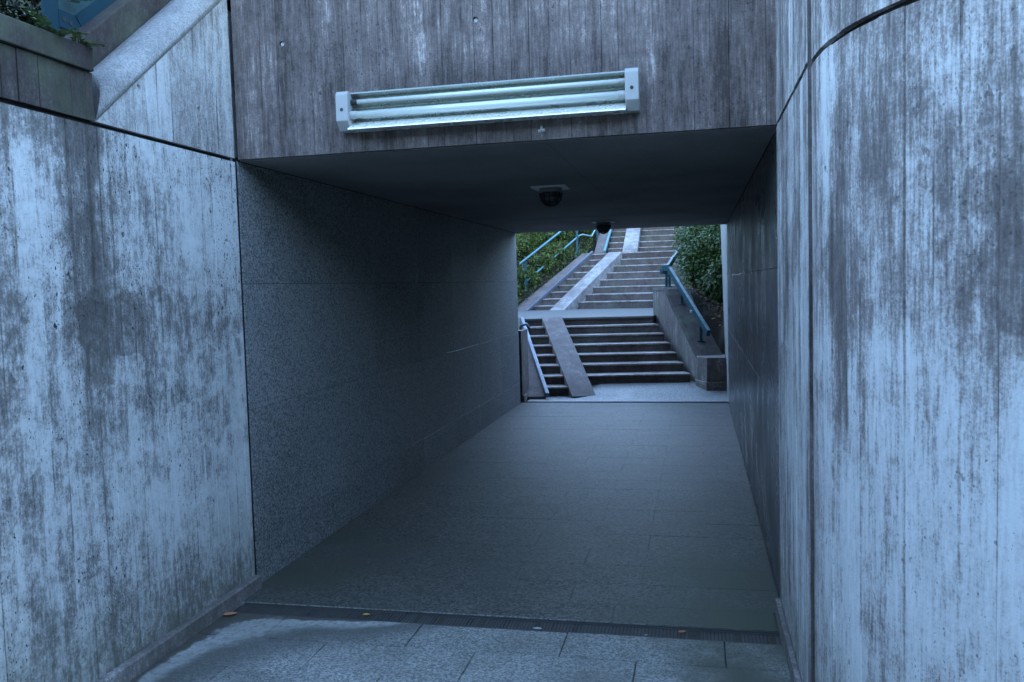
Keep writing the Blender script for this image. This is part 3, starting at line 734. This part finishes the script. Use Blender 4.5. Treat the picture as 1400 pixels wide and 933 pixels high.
# ------------------------------------------------------------------ lamps
fl = thing('fluorescent_light', 'weathered twin-tube fluorescent light fitting mounted on the lintel', 'light fitting', (-1.41, 0, 2.5))
x0, x1, zb, zt = -2.143, -.633, 2.405, 2.598
ring = [(0, zb), (-.055, zb), (-.098, zb+.045), (-.098, zt-.018), (-.082, zt), (0, zt)]      # (y, z) of an end cap
for a, b in ((x0, x0+.064), (x1-.064, x1)):
    m = MB(); m.prism([(a, y, z) for y, z in ring], [(b, y, z) for y, z in ring]); o = bevel(m.build('end_cap', M_cap, fl), .004)
    m = MB(); c = (a+b)/2; m.tube([(c, -.0985, 2.505), (c, -.1005, 2.505)], .0085, 12, False); m.build('screw_hole', M_black, o)
xa, xb = x0+.062, x1-.062
def sheet(prof, mat, name):
    P_ = [Vector(q) for q in prof]; nn = []
    for k in range(len(P_)):
        d = (P_[min(k+1, len(P_)-1)]-P_[max(k-1, 0)]).normalized(); nn.append(Vector((-d.y, d.x))*.0016)
    ring = P_+[P_[k]+nn[k] for k in range(len(P_)-1, -1, -1)]
    m = MB(); m.prism([(xa, q.x, q.y) for q in ring], [(xb, q.x, q.y) for q in ring])
    return m.build(name, mat, fl)
sheet([(-.004, 2.596), (-.050, 2.596), (-.056, 2.588), (-.046, 2.580), (-.022, 2.562), (-.016, 2.54), (-.030, 2.522), (-.048, 2.512), (-.030, 2.500), (-.016, 2.478), (-.022, 2.452)], M_refl, 'reflector_tray')
sheet([(-.022, 2.452), (-.050, 2.437), (-.102, 2.410), (-.104, 2.404), (-.09, 2.402), (-.004, 2.405)], M_lip, 'reflector_lip')
for zc_, yc_, rr in ((2.548, -.046, .013), (2.482, -.060, .019)):
    m = MB(); m.tube([(xa+.02, yc_, zc_), (xb-.02, yc_, zc_)], rr, 16); o = m.build('lamp_tube', M_tube, fl)
    for a, b in ((xa-.001, xa+.035), (xb-.035, xb+.001)):
        m = MB(); m.tube([(a, yc_, zc_), (b, yc_, zc_)], rr+.0015, 16, False); m.build('tube_cap', M_black if (zc_ > 2.5 and a < -1.5) else M_cap, o)
def bulkhead(x, y, label):
    b = thing('ceiling_lamp', label, 'ceiling lamp', (x, y, H), 'caged lamps on the underpass ceiling')
    m = MB(); m.box((x-.125, y-.125, H-.012), (x+.125, y+.125, H-.0025)); o = m.build('base_plate', M_lampplate, b)
    m = MB(); m.tube([(x, y, H-.012), (x, y, H-.040)], .082, 20); m.build('lamp_body', M_lampbase, b)
    m = MB(); m.tube([(x, y, H-.045), (x, y, H-.075), (x, y, H-.10), (x, y, H-.118), (x, y, H-.125)], [.070, .066, .052, .030, .008], 16); m.build('lamp_dome', M_dome, b)
    for k in range(6):
        a = math.pi*k/6; d = Vector((math.cos(a), math.sin(a), 0)); c = Vector((x, y, 0))
        m = MB(); m.tube([c+d*q*.082+Vector((0, 0, H-.045-.095*math.sqrt(max(0, 1-q*q)))) for q in (-1, -.85, -.6, -.3, 0, .3, .6, .85, 1)], .005, 6); m.build('cage_bar', M_black, b)
    for q, zz in ((.078, .075), (.055, .112)):
        m = MB(); m.tube([(x+q*math.cos(2*math.pi*k/16), y+q*math.sin(2*math.pi*k/16), H-zz) for k in range(17)], .005, 6); m.build('cage_ring', M_black, b)
bulkhead(-1.405, 1.98, 'nearer caged round lamp on a pale square plate under the dark ceiling')
bulkhead(-1.42, 5.68, 'farther caged round lamp under the ceiling above the stair view')

# ------------------------------------------------------------------ blue railing above the left wall
br = thing('steel_railing', 'blue steel stair railing panel above the left wall behind the sloped coping', 'railing', (-3.0, -.9, 2.6))
m = MB(); m.box((-3.02, -1.04, 2.60), (-3.008, -.955, 3.7)); m.build('post', M_dblue, br)
m = MB(); m.box((-3.02, -.957, 2.752), (-3.005, -.78, 2.825)); m.build('bottom_rail', M_dblue, br)
m = MB(); q = [(-.80, 2.752), (.45, 3.732), (.40, 3.79), (-.86, 2.825)]; m.prism([(-3.024, y, z) for y, z in q], [(-3.001, y, z) for y, z in q]); m.build('sloping_rail', M_dblue, br)
m = MB(); q = [(-.955, 2.80), (-.81, 2.80), (.4, 3.74), (.4, 4.2), (-.86, 3.6), (-.86, 2.90), (-.955, 2.90)]; m.prism([(-3.018, y, z) for y, z in q], [(-3.012, y, z) for y, z in q])
t = NT('dark green glass panel'); m.build('infill_panel', t.out(t.mix(t.noise(6, 4), (.02, .05, .06), (.05, .09, .09)), .35), br)
for y, z in ((-.93, 2.79), (-.89, 2.785)):
    m = MB(); m.tube([(-3.0045, y, z), (-3.0025, y, z)], .011, 10, False); m.build('bolt_hole', M_black, br)

# ------------------------------------------------------------------ plants
def leaf(m, c, d, n, ln, wd, tone):
    """one folded leaf: two triangles either side of the midrib"""
    d = d.normalized(); s = d.cross(n).normalized(); n = s.cross(d)
    a, b = c, c+d*ln; l, r_ = c+d*ln*.45+s*wd*.5+n*wd*.15, c+d*ln*.45-s*wd*.5+n*wd*.15
    i = len(m.v); m.v += [tuple(a), tuple(l), tuple(b), tuple(r_)]
    m.f += [(i, i+1, i+2), (i, i+2, i+3)]; m.tone += [tone, min(1, tone+.08)]; m.smooth += [False]*2
def shrub(name, label, c, rad, n, size, mat, group, seed, clumps=26, ground=None):
    rg = random.Random(seed); t_ = thing(name, label, 'shrub', c, group)
    c = Vector(c); m = MB(); st = MB()
    cl = []
    for k in range(clumps):
        v = Vector((rg.gauss(0, 1), rg.gauss(0, 1), rg.gauss(0, 1))).normalized()*(rg.uniform(.35, 1)**.6)
        p = c+Vector((v.x*rad[0], v.y*rad[1], v.z*rad[2]*.5+rad[2]*.55))
        cl.append((p, rg.uniform(.16, .34)*max(rad), rg.gauss(0, .16)))
    for k in range(0, clumps, 2):
        p = cl[k][0]; b = c+Vector((rg.uniform(-.12, .12), rg.uniform(-.12, .12), -.1)); q = (b+p)/2+Vector((rg.uniform(-.1, .1), rg.uniform(-.1, .1), .1))
        st.tube([b, q, p], [.018, .012, .005], 5, True, False)
    for k in range(n):
        p, rr, tn = cl[rg.randrange(clumps)]
        v = Vector((rg.gauss(0, 1), rg.gauss(0, 1), rg.gauss(0, .8))).normalized()
        q = p+v*rr*rg.uniform(.5, 1.08)
        d = (v*.6+Vector((rg.uniform(-.8, .8), rg.uniform(-.8, .8), rg.uniform(-.9, .35))))
        leaf(m, q, d, Vector((rg.uniform(-.6, .6), rg.uniform(-.6, .6), 1)), size*rg.uniform(.6, 1.3), size*rg.uniform(.3, .5), min(1, max(0, .42+tn+rg.gauss(0, .2))))
    m.build('foliage', mat, t_, fix=False); st.build('stem', M_bark, t_, fix=False)
    return t_
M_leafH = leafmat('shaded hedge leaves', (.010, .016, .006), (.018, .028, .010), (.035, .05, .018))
LG = 'shrubs on the left bank'; RG = 'bushes on the right bank'
sp = [((-4.62, 14.8), (.30, .40, .36), 'small shrub at the foot of the left handrail post'), ((-4.28, 15.25), (.30, .40, .36), 'small shrub against the left side ramp below the lower handrail bar'), ((-3.98, 15.85), (.30, .40, .36), 'small shrub against the side ramp just below its top'), ((-3.70, 16.45), (.30, .40, .36), 'small shrub at the top of the side ramp beside the second post'), ((-4.62, 15.95), (.40, .5, .62), 'rounded shrub in the middle of the left bank behind the handrail'), ((-4.25, 16.75), (.42, .5, .62), 'rounded shrub behind the upper half of the handrail'), ((-5.0, 16.4), (.45, .5, .9), 'leafy shrub behind the lower handrail post at the tunnel wall edge'), ((-4.95, 15.7), (.42, .5, .8), 'low rounded shrub nearest the foot of the double handrail'), ((-4.55, 16.5), (.5, .55, .9), 'shrub just behind the middle of the double handrail'), ((-4.75, 17.0), (.65, .65, 1.2), 'tall shrub at the left edge of the exit above the handrail'),
      ((-3.85, 17.6), (.45, .5, .75), 'shrub behind the upper post of the double handrail'), ((-4.35, 18.4), (.75, .7, 1.2), 'large shrub on the left bank under the ceiling edge'), ((-3.4, 18.7), (.45, .6, .7), 'shrub beside the foot of the topmost flight'), ((-5.1, 19.6), (.9, .8, 1.5), 'broad shrub high on the left bank at the tunnel wall edge'), ((-3.7, 20.2), (.8, .8, 1.1), 'shrub high on the bank left of the topmost flight')]
for k, ((x, y), rad, lb) in enumerate(sp): shrub('shrub', lb, (x, y, terrain(x, y)-.1), rad, 4800, .075, M_leafL, LG, 100+k)
sp = [((.02, 9.75), (.26, .4, .5), 'low bush just above the bare leaf-strewn bank'), ((-.22, 10.5), (.28, .4, .6), 'low bush behind the upper end of the low wall'), ((.12, 10.6), (.42, .5, .95), 'dark green bush hanging over the right bank nearest the wall edge'), ((-.12, 11.8), (.5, .6, 1.0), 'bush behind the top of the long blue handrail'), ((.35, 12.3), (.6, .7, 1.7), 'tall dense bush at the right edge of the exit'), ((-.22, 13.9), (.45, .6, 1.0), 'bush beside the short blue handrail of the middle flight'), ((-.15, 15.6), (.55, .7, 1.1), 'bush along the right side of the middle flight'), ((-.1, 17.6), (.6, .8, 1.1), 'bush overhanging the right end of the topmost steps')]
for k, ((x, y), rad, lb) in enumerate(sp): shrub('bush', lb, (x, y, terrain(x, y)-.05), rad, 7500, .072, M_leafR, RG, 200+k, 34)
# dark hedge behind the blue railing, and a small fern growing on the ledge
shrub('hedge', 'dark overgrown hedge behind the blue railing at upper left', (-3.95, -1.3, 2.36), (.42, 1.0, .85), 5000, .07, M_leafH, None, 301, 30)
shrub('hedge', 'leafy growth behind the steel panel above the sloped coping', (-3.75, .1, 2.5), (.4, .8, 1.3), 4500, .07, M_leafH, None, 302, 30)
def fern(label, c, sprays, seed):
    rg = random.Random(seed); t_ = thing('fern', label, 'plant', c, 'small plants on the wall ledge'); m = MB(); st = MB()
    for dx, dy, dz, ln in sprays:
        a = Vector(c); d = Vector((dx, dy, dz)).normalized(); pts = [a+d*ln*q+Vector((0, 0, -.12*ln*q*q*4*.25)) for q in (0, .25, .5, .75, 1)]
        st.tube(pts, [.002, .002, .0016, .0012, .0008], 5, True, False)
        for k in range(12):
            q = (k+1)/12; p = pts[0].lerp(pts[-1], q); 
            for s in (-1, 1):
                sd_ = d.cross(Vector((0, 0, 1))).normalized()*s
                leaf(m, p, sd_+d*.6+Vector((0, 0, rg.uniform(-.3, .2))), Vector((rg.uniform(-.3, .3), rg.uniform(-.3, .3), 1)), .034*(1.15-q*.7)*rg.uniform(.8, 1.2), .017, rg.random())
    m.build('foliage', M_fern, t_, fix=False); st.build('stem', M_bark, t_, fix=False)
fern('small green fern spilling over the dark ledge', (-2.765, -1.30, 2.604), [(.35, -.7, .30, .13), (.3, .7, .25, .15), (.6, .1, .15, .10), (.1, -.9, .5, .15)], 1)
fern('tiny green sprig at the end of the ledge by the coping', (-2.765, -1.15, 2.604), [(.5, .35, .1, .09), (.2, .9, .3, .10), (.4, -.6, .3, .09)], 2)
fern('yellow-green sprig in front of the blue railing panel', (-2.98, -.93, 2.86), [(.3, .6, .6, .16), (.3, -.4, .8, .14), (.5, .3, .2, .12)], 3)
# dead leaves
def dead(label, c, ln, mat, a, group=None, curl=.35):
    m = MB(); c = Vector(c); d = Vector((math.cos(a), math.sin(a), 0)); s = Vector((-d.y, d.x, 0)); n = 6; rows = []
    for k in range(n+1):
        q = k/n; w = ln*.30*math.sin(math.pi*min(1, q*.96+.04))**.8; p = c+d*ln*(q-.5); h = ln*curl*(q-.5)**2
        rows.append((p+s*w+Vector((0, 0, h+w*.35+.003)), p+Vector((0, 0, h+.003)), p-s*w+Vector((0, 0, h+w*.45+.003))))
    for A, B in zip(rows, rows[1:]): m.face([A[0], A[1], B[1], B[0]], .3); m.face([A[1], A[2], B[2], B[1]], .7)
    o = m.build('dead_leaf', mat, None, False); return tag(o, label, 'leaf', group)
dead('reddish curled dead leaf by the left skirting', (-2.675, -.42, .0), .075, M_red, .5)
dead('small yellow leaf lying on the drain grate', (-2.0, -.31, -.005), .04, M_yel, .2)
dead('orange-brown leaf on the right part of the drain grate', (-.47, -.30, -.005), .04, M_red, .4)
dead('pale dry leaf at the front edge of the drain', (-1.13, -.365, -.003), .045, M_plate, .1)
dead('white scrap of leaf in the drain corner at the right', (-.63, -.36, -.004), .02, M_plate, .2)
for k, (x, y) in enumerate(((-2.3, 7.62), (-2.13, 7.70), (-.50, 8.12), (-.36, 8.0))):
    dead(['brown leaf at the foot of the left stair lane', 'second brown leaf beside the wheel ramp foot', 'brown leaf below the bottom step at the right', 'brown leaf beside the low wall block'][k], (x, y, .015 if k < 2 else .12), .07, M_red if k % 2 == 0 else M_dead, k*1.3)
rg = random.Random(9); m = MB()
for k in range(2600):
    y = 8.4+5*rg.random()**1.6; x = lerp(XR, y)+rg.uniform(.1, 1.6); z = terrain(x, y)+.012
    leaf(m, Vector((x, y, z)), Vector((rg.uniform(-1, 1), rg.uniform(-1, 1), rg.uniform(-.2, .3))), Vector((rg.uniform(-.4, .4), rg.uniform(-.4, .4), 1)), rg.uniform(.05, .09), rg.uniform(.025, .05), rg.random()**1.5)
o = m.build('leaf_litter', M_dead, None, False); o['kind'] = 'stuff'; o['label'] = 'brown leaf litter on the bare right bank'

# low green growth between the shrubs
rg = random.Random(19); m = MB()
for k in range(7000):
    left = k % 5 < 4
    if left: y = rg.uniform(14.1, 19.5); x = lerp(XL, y)-.12-1.7*rg.random()**1.4
    else: y = rg.uniform(9.2, 13.5); x = lerp(XR, y)+rg.uniform(.1, 1.2)
    z = terrain(x, y)+rg.uniform(0, .22)*(1 if left else .4)
    leaf(m, Vector((x, y, z)), Vector((rg.uniform(-1, 1), rg.uniform(-1, .4), rg.uniform(-.2, .8))), Vector((rg.uniform(-.6, .6), rg.uniform(-.6, .6), 1)), rg.uniform(.05, .10), rg.uniform(.02, .045), min(1, max(0, rg.gauss(.4, .25))))
o = m.build('ground_cover', M_leafL, None, False); o['kind'] = 'stuff'; o['label'] = 'low green ground cover between the shrubs on both banks'
